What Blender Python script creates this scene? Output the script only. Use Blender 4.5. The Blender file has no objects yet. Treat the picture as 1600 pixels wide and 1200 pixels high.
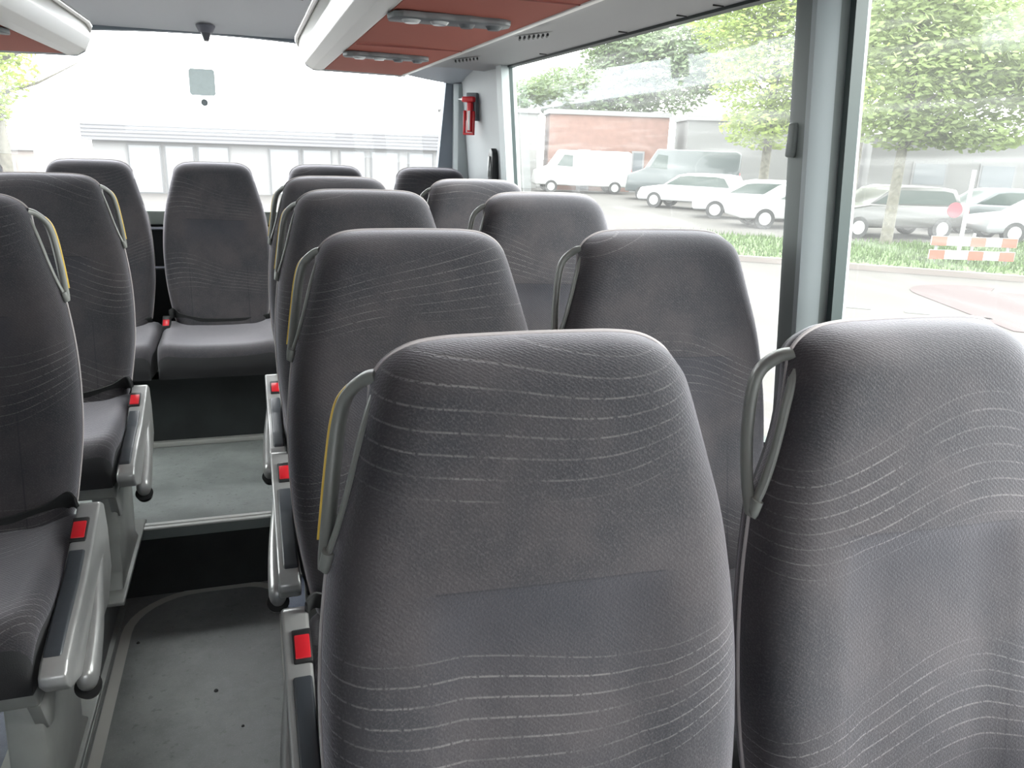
import bpy, bmesh, math, random
import numpy as np
from mathutils import Vector, Matrix
random.seed(7)
sc = bpy.context.scene
COL = sc.collection

# ------------------------------------------------------------------ camera, light, exposure
CAM_Z = 1.39            # eye height above the sunken aisle floor
yaw, pitch, roll = .3198, .2949, .0353
cy, sy, cp, sp = math.cos(yaw), math.sin(yaw), math.cos(pitch), math.sin(pitch)
fw = Vector((sy*cp, cy*cp, -sp)); r0 = Vector((cy, -sy, 0)); u0 = r0.cross(fw)
cr, sr = math.cos(roll), math.sin(roll)
rr = r0*cr + u0*sr; uu = -r0*sr + u0*cr
cd = bpy.data.cameras.new('camera'); cam = bpy.data.objects.new('camera', cd); COL.objects.link(cam)
m = Matrix((rr, uu, -fw)).transposed().to_4x4(); m.translation = Vector((0, 0, CAM_Z)); cam.matrix_world = m
cd.sensor_width = 36; cd.lens = 36*1229.1/1600; cd.clip_start = .02; cd.clip_end = 500
sc.camera = cam
w = bpy.data.worlds.new('overcast_sky'); sc.world = w; w.use_nodes = True
nt = w.node_tree; bg = nt.nodes['Background']
tc = nt.nodes.new('ShaderNodeTexCoord'); sep = nt.nodes.new('ShaderNodeSeparateXYZ'); rmp = nt.nodes.new('ShaderNodeValToRGB')
nt.links.new(tc.outputs['Generated'], sep.inputs[0]); nt.links.new(sep.outputs['Z'], rmp.inputs[0]); nt.links.new(rmp.outputs[0], bg.inputs[0])
rmp.color_ramp.elements[0].position = 0; rmp.color_ramp.elements[0].color = (.86, .88, .89, 1)
rmp.color_ramp.elements[1].position = .6; rmp.color_ramp.elements[1].color = (.98, .985, .99, 1)
bg.inputs[1].default_value = 7.5
sun_d = bpy.data.lights.new('veiled_sun', 'SUN'); sun = bpy.data.objects.new('veiled_sun', sun_d); COL.objects.link(sun)
sun_d.energy = 3.2; sun_d.angle = math.radians(40); sun_d.color = (1, .97, .92)
sun.rotation_euler = Vector((.80, -.42, .42)).to_track_quat('Z', 'Y').to_euler()   # veiled light from the right and a little behind the viewer
vs = sc.view_settings; sc.display_settings.display_device = 'sRGB'
vs.view_transform = 'Standard'; vs.look = 'None'; vs.exposure = 0.62; vs.gamma = 1; vs.use_curve_mapping = False
sc.cycles.max_bounces = 10; sc.cycles.transparent_max_bounces = 16; sc.cycles.use_denoising = True

# ------------------------------------------------------------------ materials
MATS = {}
def mat(name, col, rough=.6, metal=0, noise=0, nscale=20, bump=0, bscale=200, sheen=0, spec=.5, emit=0, coat=0):
    if name in MATS: return MATS[name]
    M = bpy.data.materials.new(name); M.use_nodes = True; t = M.node_tree; b = t.nodes['Principled BSDF']
    b.inputs['Base Color'].default_value = (*col, 1); b.inputs['Roughness'].default_value = rough; b.inputs['Metallic'].default_value = metal
    b.inputs['Specular IOR Level'].default_value = spec
    if sheen: b.inputs['Sheen Weight'].default_value = sheen; b.inputs['Sheen Roughness'].default_value = .4
    if coat: b.inputs['Coat Weight'].default_value = coat
    tcn = t.nodes.new('ShaderNodeTexCoord')
    if noise:
        n = t.nodes.new('ShaderNodeTexNoise'); n.inputs['Scale'].default_value = nscale; n.inputs['Detail'].default_value = 6
        t.links.new(tcn.outputs['Object'], n.inputs['Vector'])
        r = t.nodes.new('ShaderNodeValToRGB'); r.color_ramp.elements[0].position = .3; r.color_ramp.elements[1].position = .7
        r.color_ramp.elements[0].color = (*[c*(1-noise) for c in col], 1); r.color_ramp.elements[1].color = (*[min(1, c*(1+noise)) for c in col], 1)
        t.links.new(n.outputs[0], r.inputs[0]); t.links.new(r.outputs[0], b.inputs['Base Color'])
    if bump:
        n = t.nodes.new('ShaderNodeTexNoise'); n.inputs['Scale'].default_value = bscale; n.inputs['Detail'].default_value = 3
        t.links.new(tcn.outputs['Object'], n.inputs['Vector'])
        bp = t.nodes.new('ShaderNodeBump'); bp.inputs['Strength'].default_value = bump; bp.inputs['Distance'].default_value = .002
        t.links.new(n.outputs[0], bp.inputs['Height']); t.links.new(bp.outputs[0], b.inputs['Normal'])
    MATS[name] = M; return M

class NT:
    """tiny node-math helper"""
    def __init__(s, t): s.t = t
    def m(s, op, a, b=None, c=None):
        n = s.t.nodes.new('ShaderNodeMath'); n.operation = op
        for i, v in enumerate((a, b, c)):
            if v is None: continue
            if isinstance(v, (int, float)): n.inputs[i].default_value = v
            else: s.t.links.new(v, n.inputs[i])
        return n.outputs[0]
    def step(s, v, lo, hi):
        n = s.t.nodes.new('ShaderNodeMapRange'); n.interpolation_type = 'SMOOTHSTEP'
        s.t.links.new(v, n.inputs[0]); n.inputs[1].default_value = lo; n.inputs[2].default_value = hi
        return n.outputs[0]
    def mix(s, f, a, b):
        n = s.t.nodes.new('ShaderNodeMix'); n.data_type = 'RGBA'
        s.t.links.new(f, n.inputs[0])
        for k, v in ((6, a), (7, b)):
            if isinstance(v, tuple): n.inputs[k].default_value = (*v, 1)
            else: s.t.links.new(v, n.inputs[k])
        return n.outputs[2]

def velour(name, seams=True):
    M = bpy.data.materials.new(name); M.use_nodes = True; t = M.node_tree; b = t.nodes['Principled BSDF']; N = NT(t)
    tcn = t.nodes.new('ShaderNodeTexCoord'); sx = t.nodes.new('ShaderNodeSeparateXYZ'); t.links.new(tcn.outputs['Object'], sx.inputs[0])
    at = t.nodes.new('ShaderNodeAttribute'); at.attribute_type = 'OBJECT'; at.attribute_name = 'wave'; ph = at.outputs['Fac']
    dr = t.nodes.new('ShaderNodeAttribute'); dr.attribute_type = 'OBJECT'; dr.attribute_name = 'drop'
    X = sx.outputs['X']; Z = sx.outputs['Z'] if seams else sx.outputs['Y']
    # woven bundles of wavy dashed lines
    c1 = N.m('MULTIPLY', N.m('SINE', N.m('ADD', N.m('MULTIPLY', X, 9.5), N.m('MULTIPLY', ph, 5.0))), .030)
    c2 = N.m('MULTIPLY', N.m('SINE', N.m('ADD', N.m('MULTIPLY', X, 19.0), N.m('MULTIPLY', ph, 2.7))), .008)
    zz = N.m('ADD', N.m('ADD', Z, dr.outputs['Fac']), N.m('MULTIPLY', ph, .13))
    zc = N.m('SUBTRACT', N.m('SUBTRACT', zz, c1), c2)
    per = .30
    loc = N.m('SUBTRACT', N.m('MODULO', N.m('ADD', zc, 5.0), per), per/2)
    spc = N.m('ADD', N.m('MULTIPLY', N.m('SINE', N.m('ADD', N.m('MULTIPLY', X, 8.0), N.m('MULTIPLY', ph, 9.0))), .0045), .0165)
    g = N.m('DIVIDE', loc, spc)
    fr = N.m('ABSOLUTE', N.m('SUBTRACT', N.m('FRACT', g), .5))
    ln = N.m('SUBTRACT', 1.0, N.step(fr, .015, .075))
    msk = N.m('SUBTRACT', 1.0, N.step(N.m('ABSOLUTE', g), 3.4, 3.6))
    nd = t.nodes.new('ShaderNodeTexNoise'); nd.inputs['Scale'].default_value = 260; nd.inputs['Detail'].default_value = 1
    t.links.new(tcn.outputs['Object'], nd.inputs['Vector'])
    ns = t.nodes.new('ShaderNodeTexNoise'); ns.inputs['Scale'].default_value = 9; ns.inputs['Detail'].default_value = 2
    t.links.new(tcn.outputs['Object'], ns.inputs['Vector'])
    line = N.m('MULTIPLY', N.m('MULTIPLY', N.m('MULTIPLY', ln, msk), N.step(ph, -.6, -.4)), N.m('MULTIPLY', N.step(nd.outputs[0], .30, .52), N.step(ns.outputs[0], .28, .62)))
    # velour: nap smudges and speckle
    n1 = t.nodes.new('ShaderNodeTexNoise'); n1.inputs['Scale'].default_value = 7; n1.inputs['Detail'].default_value = 4; n1.inputs['Roughness'].default_value = .6
    t.links.new(tcn.outputs['Object'], n1.inputs['Vector'])
    n2 = t.nodes.new('ShaderNodeTexNoise'); n2.inputs['Scale'].default_value = 420; n2.inputs['Detail'].default_value = 2
    t.links.new(tcn.outputs['Object'], n2.inputs['Vector'])
    base = N.mix(N.step(n1.outputs[0], .35, .68), (.018, .018, .022), (.036, .032, .035))
    base = N.mix(N.m('MULTIPLY', N.step(n2.outputs[0], .45, .75), .45), base, (.064, .058, .062))
    if seams:
        # darker lower back panel with its stitched edges
        below = N.m('SUBTRACT', 1.0, N.step(N.m('ADD', Z, N.m('MULTIPLY', X, .03)), .849, .853))
        inside = N.m('SUBTRACT', 1.0, N.step(N.m('ABSOLUTE', X), .119, .122))
        fade = N.step(N.m('SUBTRACT', Z, 0), .70, .84)
        base = N.mix(N.m('MULTIPLY', N.m('MULTIPLY', below, N.m('SUBTRACT', 1.0, N.step(N.m('ABSOLUTE', X), .095, .150))), N.m('MULTIPLY', fade, .55)), base, (.018, .020, .028))
        vs_ = N.m('MULTIPLY', N.m('SUBTRACT', 1.0, N.step(N.m('ABSOLUTE', N.m('SUBTRACT', N.m('ABSOLUTE', X), .1205)), .0006, .0022)), N.m('SUBTRACT', 1.0, N.step(Z, .64, .70)))
        hs = N.m('MULTIPLY', N.m('SUBTRACT', 1.0, N.step(N.m('ABSOLUTE', N.m('SUBTRACT', N.m('ADD', Z, N.m('MULTIPLY', X, .03)), .851)), .0004, .0018)), inside)
        seam = N.m('MULTIPLY', N.m('MAXIMUM', vs_, hs), .7)
        base = N.mix(seam, base, (.014, .014, .018))
    base = N.mix(N.m('MULTIPLY', line, .52), base, (.16, .152, .152))
    t.links.new(base, b.inputs['Base Color'])
    b.inputs['Roughness'].default_value = .85; b.inputs['Specular IOR Level'].default_value = .25
    b.inputs['Sheen Weight'].default_value = .8; b.inputs['Sheen Roughness'].default_value = .45
    b.inputs['Sheen Tint'].default_value = (.62, .60, .66, 1)
    # diagonal rib weave
    wv = t.nodes.new('ShaderNodeTexWave'); wv.wave_type = 'BANDS'; wv.bands_direction = 'DIAGONAL'; wv.inputs['Scale'].default_value = 95
    wv.inputs['Distortion'].default_value = 4; wv.inputs['Detail'].default_value = 2; wv.inputs['Detail Scale'].default_value = 3
    t.links.new(tcn.outputs['Object'], wv.inputs['Vector'])
    h = N.m('ADD', N.m('MULTIPLY', wv.outputs['Fac'], .35), n2.outputs[0])
    h = N.m('SUBTRACT', h, N.m('MULTIPLY', line, 1.0))
    bp = t.nodes.new('ShaderNodeBump'); bp.inputs['Strength'].default_value = .35; bp.inputs['Distance'].default_value = .0012
    t.links.new(h, bp.inputs['Height']); t.links.new(bp.outputs[0], b.inputs['Normal'])
    return M
M_FAB = velour('charcoal_velour'); M_FABC = velour('charcoal_velour_cushion', False)
M_PIPE = mat('rimlit_piping', (.36, .33, .335), .8, sheen=.6)  # edge bead paled to carry the rim light along the backrests
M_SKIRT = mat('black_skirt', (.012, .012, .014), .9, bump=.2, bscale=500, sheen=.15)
M_SHELL = mat('shell_plastic', (.11, .11, .12), .5)
M_HANDLE = mat('handle_grey', (.17, .175, .165), .38, bump=.05, bscale=400)
M_YEL = mat('yellow_strip', (.62, .42, .07), .45)
M_SILVER = mat('silver_plastic', (.34, .34, .338), .30, metal=.45, noise=.06, nscale=30)
M_SILVERD = mat('silver_paint', (.25, .255, .245), .42, metal=.35, noise=.12, nscale=14)
M_PAD = mat('dark_pad', (.035, .04, .048), .35, bump=.05)
M_BLACK = mat('black_plastic', (.012, .012, .013), .45)
M_WEB = mat('belt_webbing', (.012, .013, .014), .7, bump=.4, bscale=900)
M_RED = mat('buckle_red', (.50, .012, .02), .3)
M_STEEL = mat('brushed_steel', (.6, .6, .6), .3, metal=.9)
M_WALL = mat('wall_grey', (.34, .36, .37), .6, bump=.05)
M_PILLAR = mat('pillar_grey', (.20, .225, .22), .55, bump=.06, bscale=300)
M_PILLARL = mat('pillar_light', (.38, .42, .43), .5)
M_SEAL = mat('window_seal', (.02, .035, .035), .5)
M_CEIL = mat('ceiling_fabric', (.72, .725, .76), .9, bump=.2, bscale=500)
M_DUCT = mat('duct_grey', (.40, .40, .41), .55)
M_WHITE = mat('white_trim', (.78, .77, .74), .35)
M_REDP = mat('red_panel', (.58, .17, .125), .75, bump=.15, bscale=500)
M_GRILLE = mat('module_grey', (.20, .21, .22), .45)
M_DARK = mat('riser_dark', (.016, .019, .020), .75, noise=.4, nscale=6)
M_ALU = mat('alu_trim', (.68, .68, .66), .35, metal=.4)

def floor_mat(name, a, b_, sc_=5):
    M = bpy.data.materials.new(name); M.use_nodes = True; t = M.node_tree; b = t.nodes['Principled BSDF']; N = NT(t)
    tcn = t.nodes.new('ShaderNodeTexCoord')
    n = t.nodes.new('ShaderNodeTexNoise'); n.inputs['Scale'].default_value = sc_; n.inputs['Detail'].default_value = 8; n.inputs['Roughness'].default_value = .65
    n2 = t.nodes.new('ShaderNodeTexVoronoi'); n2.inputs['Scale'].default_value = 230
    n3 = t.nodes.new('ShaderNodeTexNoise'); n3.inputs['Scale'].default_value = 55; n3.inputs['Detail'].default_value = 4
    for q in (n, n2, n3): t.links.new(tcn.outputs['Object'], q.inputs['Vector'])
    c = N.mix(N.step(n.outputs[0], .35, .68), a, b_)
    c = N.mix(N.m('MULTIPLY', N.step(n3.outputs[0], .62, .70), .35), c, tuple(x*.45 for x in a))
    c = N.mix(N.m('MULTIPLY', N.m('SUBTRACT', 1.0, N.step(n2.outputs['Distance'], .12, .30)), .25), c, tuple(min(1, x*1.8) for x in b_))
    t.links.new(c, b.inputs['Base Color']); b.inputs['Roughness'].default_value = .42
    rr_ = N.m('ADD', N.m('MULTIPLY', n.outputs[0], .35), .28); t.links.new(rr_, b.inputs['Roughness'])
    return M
M_FLOOR = floor_mat('vinyl_floor', (.16, .165, .165), (.25, .26, .255))
M_FLOORU = floor_mat('vinyl_floor_raised', (.20, .215, .213), (.27, .29, .285), 8)
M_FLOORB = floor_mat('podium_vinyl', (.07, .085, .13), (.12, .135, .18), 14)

def glass_mat(name, tint, film_veil=.034, streak=.045):
    M = bpy.data.materials.new(name); M.use_nodes = True; t = M.node_tree; N = NT(t)
    t.nodes.remove(t.nodes['Principled BSDF']); out = t.nodes['Material Output']
    tr = t.nodes.new('ShaderNodeBsdfTransparent'); tr.inputs[0].default_value = (*tint, 1)
    gl = t.nodes.new('ShaderNodeBsdfGlossy'); gl.inputs['Roughness'].default_value = .03; gl.inputs[0].default_value = (.9, .95, 1, 1)
    df = t.nodes.new('ShaderNodeBsdfTranslucent'); df.inputs[0].default_value = (.9, .93, .92, 1)
    geo = t.nodes.new('ShaderNodeNewGeometry'); dt = t.nodes.new('ShaderNodeVectorMath'); dt.operation = 'DOT_PRODUCT'
    t.links.new(geo.outputs['Normal'], dt.inputs[0]); t.links.new(geo.outputs['Incoming'], dt.inputs[1])
    fres = N.m('ADD', N.m('MULTIPLY', N.m('POWER', N.m('SUBTRACT', 1.0, N.m('ABSOLUTE', dt.outputs['Value'])), 5.0), .9), .022)
    tcn = t.nodes.new('ShaderNodeTexCoord'); mp = t.nodes.new('ShaderNodeMapping'); mp.inputs['Scale'].default_value = (1, .8, 14)
    n = t.nodes.new('ShaderNodeTexNoise'); n.inputs['Scale'].default_value = 3; n.inputs['Detail'].default_value = 6
    t.links.new(tcn.outputs['Object'], mp.inputs[0]); t.links.new(mp.outputs[0], n.inputs['Vector'])
    f = N.m('ADD', N.m('MULTIPLY', N.step(n.outputs[0], .45, .75), streak), film_veil)  # streaked dirt on an even film, raised to imitate milky glare
    m1 = t.nodes.new('ShaderNodeMixShader'); t.links.new(f, m1.inputs[0]); t.links.new(tr.outputs[0], m1.inputs[1]); t.links.new(df.outputs[0], m1.inputs[2])
    m2 = t.nodes.new('ShaderNodeMixShader'); t.links.new(fres, m2.inputs[0]); t.links.new(m1.outputs[0], m2.inputs[1]); t.links.new(gl.outputs[0], m2.inputs[2])
    t.links.new(m2.outputs[0], out.inputs[0]); return M
M_GLASS = glass_mat('window_glass', (.95, .99, .96))
M_GLASSR = glass_mat('rear_glass', (.98, 1, 1), .045, .0)

# ------------------------------------------------------------------ mesh helpers
def obj(name, bm, material, parent=None, smooth=True, kind=None, angle=40):
    me = bpy.data.meshes.new(name)
    bmesh.ops.recalc_face_normals(bm, faces=bm.faces); bm.to_mesh(me); bm.free()
    for mm in (material if isinstance(material, (list, tuple)) else [material]): me.materials.append(mm)
    if smooth:
        me.polygons.foreach_set('use_smooth', [True]*len(me.polygons)); me.set_sharp_from_angle(angle=math.radians(angle))
    o = bpy.data.objects.new(name, me); COL.objects.link(o)
    if parent: o.parent = parent
    if kind: o['kind'] = kind
    return o
def tag(o, label, cat, group=None, kind=None):
    o['label'] = label; o['category'] = cat
    if group: o['group'] = group
    if kind: o['kind'] = kind
    return o
def thing(name, label, cat, loc=(0, 0, 0), rz=0, group=None):
    o = bpy.data.objects.new(name, None); COL.objects.link(o); o.location = loc; o.rotation_euler = (0, 0, rz); o.empty_display_size = .1
    return tag(o, label, cat, group)
def copy_tree(o, parent=None):
    c = o.copy(); COL.objects.link(c)
    if parent: c.parent = parent
    for ch in [x for x in bpy.data.objects if x.parent == o]: copy_tree(ch, c)
    return c
def box(x0, x1, y0, y1, z0, z1, bev=0, seg=3, bm=None):
    b = bmesh.new(); bmesh.ops.create_cube(b, size=1)
    for v in b.verts: v.co = Vector((x0+(v.co.x+.5)*(x1-x0), y0+(v.co.y+.5)*(y1-y0), z0+(v.co.z+.5)*(z1-z0)))
    if bev: bmesh.ops.bevel(b, geom=b.edges[:], offset=bev, segments=seg, affect='EDGES', profile=.5)
    return join(bm, b)
def join(bm, b):
    if bm is None: return b
    me = bpy.data.meshes.new('tmp'); b.to_mesh(me); b.free(); bm.from_mesh(me); bpy.data.meshes.remove(me); return bm
def prism(pts, axis, a, c, bev=0, seg=2, bm=None):
    """polygon pts in the two other axes, extruded along axis between a and c"""
    b = bmesh.new()
    def P(p, t): return {'x': (t, p[0], p[1]), 'y': (p[0], t, p[1]), 'z': (p[0], p[1], t)}[axis]
    A = [b.verts.new(P(p, a)) for p in pts]; B = [b.verts.new(P(p, c)) for p in pts]; n = len(pts)
    b.faces.new(A); b.faces.new(B[::-1])
    for i in range(n): b.faces.new((A[i], A[(i+1) % n], B[(i+1) % n], B[i]))
    bmesh.ops.recalc_face_normals(b, faces=b.faces)
    if bev: bmesh.ops.bevel(b, geom=[e for e in b.edges], offset=bev, segments=seg, affect='EDGES', profile=.5, clamp_overlap=True)
    return join(bm, b)
def spline(pts, n=8):
    out = []; P = [np.array(p, float) for p in pts]
    for i in range(len(P)-1):
        p0 = P[max(i-1, 0)]; p1 = P[i]; p2 = P[i+1]; p3 = P[min(i+2, len(P)-1)]
        for k in range(n):
            t = k/n; out.append(.5*((2*p1)+(-p0+p2)*t+(2*p0-5*p1+4*p2-p3)*t*t+(-p0+3*p1-3*p2+p3)*t**3))
    out.append(P[-1]); return out
def sweep(path, ha, hb, fixed, cap=True, seg=12, power=2.6, bm=None, taper=None):
    """sweep a rounded section: half size hb along the fixed direction, ha across the path"""
    b = bmesh.new(); F = Vector(fixed).normalized(); rings = []
    for i, p in enumerate(path):
        a = Vector(path[max(i-1, 0)]); c = Vector(path[min(i+1, len(path)-1)]); T = (c-a).normalized()
        Nn = T.cross(F).normalized(); k = taper(i/(len(path)-1)) if taper else 1
        ring = []
        for j in range(seg):
            th = 2*math.pi*j/seg; cx, sx_ = math.cos(th), math.sin(th); e = 2/power
            ring.append(b.verts.new(Vector(p)+Nn*(k*ha*math.copysign(abs(cx)**e, cx))+F*(k*hb*math.copysign(abs(sx_)**e, sx_))))
        rings.append(ring)
    for i in range(len(rings)-1):
        for j in range(seg): b.faces.new((rings[i][j], rings[i][(j+1) % seg], rings[i+1][(j+1) % seg], rings[i+1][j]))
    if cap: b.faces.new(rings[0]); b.faces.new(rings[-1][::-1])
    return join(bm, b)
def cyl(p0, p1, r, seg=16, r2=None, bm=None):
    b = bmesh.new(); p0 = Vector(p0); p1 = Vector(p1); d = (p1-p0); T = d.normalized()
    Nn = T.orthogonal().normalized(); B = T.cross(Nn); r2 = r if r2 is None else r2
    A = [b.verts.new(p0+(Nn*math.cos(2*math.pi*i/seg)+B*math.sin(2*math.pi*i/seg))*r) for i in range(seg)]
    C = [b.verts.new(p1+(Nn*math.cos(2*math.pi*i/seg)+B*math.sin(2*math.pi*i/seg))*r2) for i in range(seg)]
    b.faces.new(A); b.faces.new(C[::-1])
    for i in range(seg): b.faces.new((A[i], A[(i+1) % seg], C[(i+1) % seg], C[i]))
    return join(bm, b)
def struct(name, bm, m_, parent=None, smooth=True): return obj(name, bm, m_, parent, smooth, 'structure' if parent is None else None, 30)

# ------------------------------------------------------------------ bus shell
Z = lambda r: r + CAM_Z
XC = -.149                                        # centre line of the bus
def wallx(z, off=0): return .973 - .088*(z-CAM_Z) + off        # right side leans inward towards the top
def mir(x): return 2*XC - x
Y_REAR, Y_FRONT = 3.82, -2.2
SINK, UP = -.05, .19
# floors
b = box(-.47, .03, Y_FRONT, 2.49, -.10, SINK); struct('floor_sunken_aisle', b, M_FLOOR, smooth=False)
b = box(-1.35, 1.05, 2.49, Y_REAR, -.05, UP); struct('floor_raised_rear', b, M_FLOORU, smooth=False)
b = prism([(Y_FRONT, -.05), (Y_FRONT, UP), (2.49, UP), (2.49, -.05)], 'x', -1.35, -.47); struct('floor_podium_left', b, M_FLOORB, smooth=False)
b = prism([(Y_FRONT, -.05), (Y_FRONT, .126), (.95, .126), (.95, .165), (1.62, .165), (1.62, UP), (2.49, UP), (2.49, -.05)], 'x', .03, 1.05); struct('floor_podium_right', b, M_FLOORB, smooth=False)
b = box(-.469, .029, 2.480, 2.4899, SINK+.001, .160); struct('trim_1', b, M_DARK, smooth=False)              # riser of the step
b = box(-.47, .03, 2.468, 2.492, .156, .192, .003); e = struct('trim_2', b, M_PILLAR)
for ya in (2.462, 2.486): obj('nosing_strip', box(-.47, .03, ya, ya+.017, .1925, .1985, .0015), mat('nosing_white', (.72, .72, .70), .4), e)
def podium_edge(): # panel and rail along the left podium
    b = box(-.478, -.4685, -1.2, 2.478, SINK+.002, .150); struct('trim_3', b, mat('podium_side', (.13, .135, .135), .45, noise=.2, nscale=9), smooth=False)
    b = prism([(-.53, .1901), (-.53, .197), (-.462, .197), (-.455, .19), (-.455, .150), (-.4699, .150), (-.4699, .1901)], 'y', -1.2, 2.46); struct('trim_4', b, M_SILVERD)
    b = prism([(-.4685, SINK), (-.453, SINK), (-.456, SINK+.010), (-.4685, SINK+.014)], 'y', -1.2, 2.46); struct('trim_5', b, M_SILVERD)
podium_edge()
# pale line let into the sunken floor, with its rounded corner
path = [(-.418, -1.2), (-.418, .6), (-.418, 2.10)]
for k in range(9): a = math.pi - k*math.pi/16; path.append((-.228+.19*math.cos(a), 2.195+.19*math.sin(a)))
for k in range(9): a = math.pi/2 - k*math.pi/16; path.append((-.10+.12*math.cos(a), 2.265+.12*math.sin(a)))
path += [(.02, 2.0), (.02, .6), (.02, -1.2)]; path = [(x*1.036, y*1.036-(.0 if y > 0 else 0)) for x, y in path]
b = bmesh.new(); L = []
for i, p in enumerate(path):
    a = Vector(path[max(i-1, 0)]); c = Vector(path[min(i+1, len(path)-1)]); T = (c-a).normalized(); n = Vector((-T.y, T.x))*.0145
    L.append((b.verts.new((p[0]+n.x, p[1]+n.y, SINK+.0025)), b.verts.new((p[0]-n.x, p[1]-n.y, SINK+.0025))))
for i in range(len(L)-1): b.faces.new((L[i][0], L[i][1], L[i+1][1], L[i+1][0]))
struct('trim_6', b, mat('floor_line', (.50, .49, .46), .5), smooth=False)
b = bmesh.new()
for (x, y, r) in ((-.212, 1.476, .010), (-.170, 1.94, .006), (-.395, 2.22, .005), (-.10, 1.78, .004)): cyl((x, y, SINK), (x, y, SINK+.0035), r, 12, r*.7, b)
tag(obj('chewing_gum', b, mat('gum', (.04, .04, .04), .8)), 'dark trodden gum spots stuck on the sunken aisle floor', 'gum', kind='stuff')

# side walls with window openings  (wall quads follow the lean)
def side(name, y0, y1, z0, z1, t=.04, left=False, m_=M_WALL, off=0):
    f = (lambda x: mir(x)) if left else (lambda x: x)
    b = bmesh.new(); vs_ = []
    for y in (y0, y1):
        for z, o_ in ((z0, 0), (z1, 0), (z1, t), (z0, t)): vs_.append(b.verts.new((f(wallx(z, off+o_)), y, z)))
    a, c = vs_[:4], vs_[4:]
    b.faces.new(a); b.faces.new(c[::-1])
    for i in range(4): b.faces.new((a[i], a[(i+1) % 4], c[(i+1) % 4], c[i]))
    return b
SILL, HEAD = .78, Z(.292)
WIN_R = [(-.75, 1.178), (1.30, 3.075)]; WIN_L = [(2.1, 3.075)]  # unseen left side mostly closed to dim seats; near right window lengthened to brighten
def wall_with(name, wins, left):
    b = side('', Y_FRONT, Y_REAR, -.05, SILL, left=left); ys = [Y_FRONT]+[v for q in wins for v in q]+[Y_REAR]
    join(b, side('', Y_FRONT, Y_REAR, HEAD, 2.0, left=left))
    for i in range(0, len(ys), 2): join(b, side('', ys[i], ys[i+1], SILL, HEAD, left=left))
    return struct(name, b, M_WALL, smooth=False)
wall_with('wall_right', WIN_R, False); wall_with('wall_left', WIN_L, True)
n_win = 1
for wins, left in ((WIN_R, False), (WIN_L, True)):
    for (y0, y1) in wins:
        b = bmesh.new(); f = mir if left else (lambda x: x)
        q = [b.verts.new((f(wallx(z, .022)), y, z)) for y, z in ((y0, SILL), (y1, SILL), (y1, HEAD), (y0, HEAD))]; b.faces.new(q)
        g = struct('window_%d' % n_win, b, M_GLASS, smooth=False)
        b = bmesh.new()                                    # dark rubber seal around the pane
        for (a0, a1, c0, c1) in ((y0, y0+.014, SILL, HEAD), (y1-.014, y1, SILL, HEAD), (y0, y1, SILL, SILL+.014), (y0, y1, HEAD-.012, HEAD)):
            join(b, side('', a0, a1, c0, c1, .024, left, off=-.002))
        obj('window_seal', b, M_SEAL, g, False); n_win += 1
# thick pillar between the right windows
def pillar(yn, yf, left=False):
    f = (lambda x: mir(x)) if left else (lambda x: x)
    sec = [(.0, yn-.004), (-.012, yn+.002), (-.030, yn+.010), (-.042, yn+.022), (-.042, yf-.03), (-.036, yf-.012), (-.016, yf), (0, yf)]
    b = bmesh.new(); A = [b.verts.new((f(wallx(SILL-.02)+o_), y, SILL-.02)) for o_, y in sec]; B = [b.verts.new((f(wallx(1.90)+o_), y, 1.90)) for o_, y in sec]
    for i in range(len(sec)-1): b.faces.new((A[i], A[i+1], B[i+1], B[i]))
    b.faces.new(A); b.faces.new(B)
    return b
p = struct('trim_7', pillar(1.186, 1.285), M_PILLAR)
b = bmesh.new(); sec = [(-.0440, 1.220), (-.0440, 1.2075), (-.0318, 1.1945), (-.0135, 1.1855)]
for k in range(3): b.faces.new([b.verts.new((wallx(zz)+o_, y, zz)) for (o_, y), zz in ((sec[k], SILL), (sec[k+1], SILL), (sec[k+1], 1.88), (sec[k], 1.88))])
bmesh.ops.remove_doubles(b, verts=b.verts[:], dist=1e-5)
obj('pillar_lit_chamfer', b, M_PILLARL, p)  # pale sheet over the near chamfer: light falling there put into colour
b = box(wallx(1.42)-.050, wallx(1.42)-.038, 1.240, 1.262, 1.385, 1.445, .005); obj('pillar_catch', b, mat('catch', (.17, .19, .185), .5), p)
# rear edge of the right window: light frame post and corner lining
b = side('', 3.045, 3.115, SILL, HEAD+.01, .03, m_=M_PILLARL, off=-.028); struct('trim_9', b, M_PILLARL, smooth=False)
b = side('', 3.045, 3.115, SILL, HEAD+.01, .03, True, m_=M_PILLARL, off=-.028); struct('trim_10', b, M_PILLARL, smooth=False)
# rear wall with its big window
def arc_top(x):   # height of rear window top edge
    u_ = abs(x-XC); return Z(.402 - .075*(u_/1.0)**2 - .045*max(0, (u_-.85)/.17)**2)
xs = [XC-1.035+2.07*i/40 for i in range(41)]
b = bmesh.new(); ZT = 2.0; zb = Z(-.325)
top = []; 
def rx(x, z): # narrower towards the sill
    k = (Z(.263)-z)/(Z(.263)-Z(-.325)); k = max(0, k); return XC+(x-XC)*(1-.055*k)
holeT = [(x, arc_top(x)) for x in xs]; holeB = [(rx(x, zb), zb) for x in xs]
def vq(x, y, z): return b.verts.new((x, y, z))
yw = 3.80
for i in range(40):
    b.faces.new((vq(holeT[i][0], yw, holeT[i][1]), vq(holeT[i+1][0], yw, holeT[i+1][1]), vq(holeT[i+1][0], yw, ZT), vq(holeT[i][0], yw, ZT)))
    b.faces.new((vq(holeT[i][0], yw, holeT[i][1]), vq(holeT[i+1][0], yw, holeT[i+1][1]), vq(holeT[i+1][0], yw+.05, holeT[i+1][1]), vq(holeT[i][0], yw+.05, holeT[i][1])))
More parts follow.
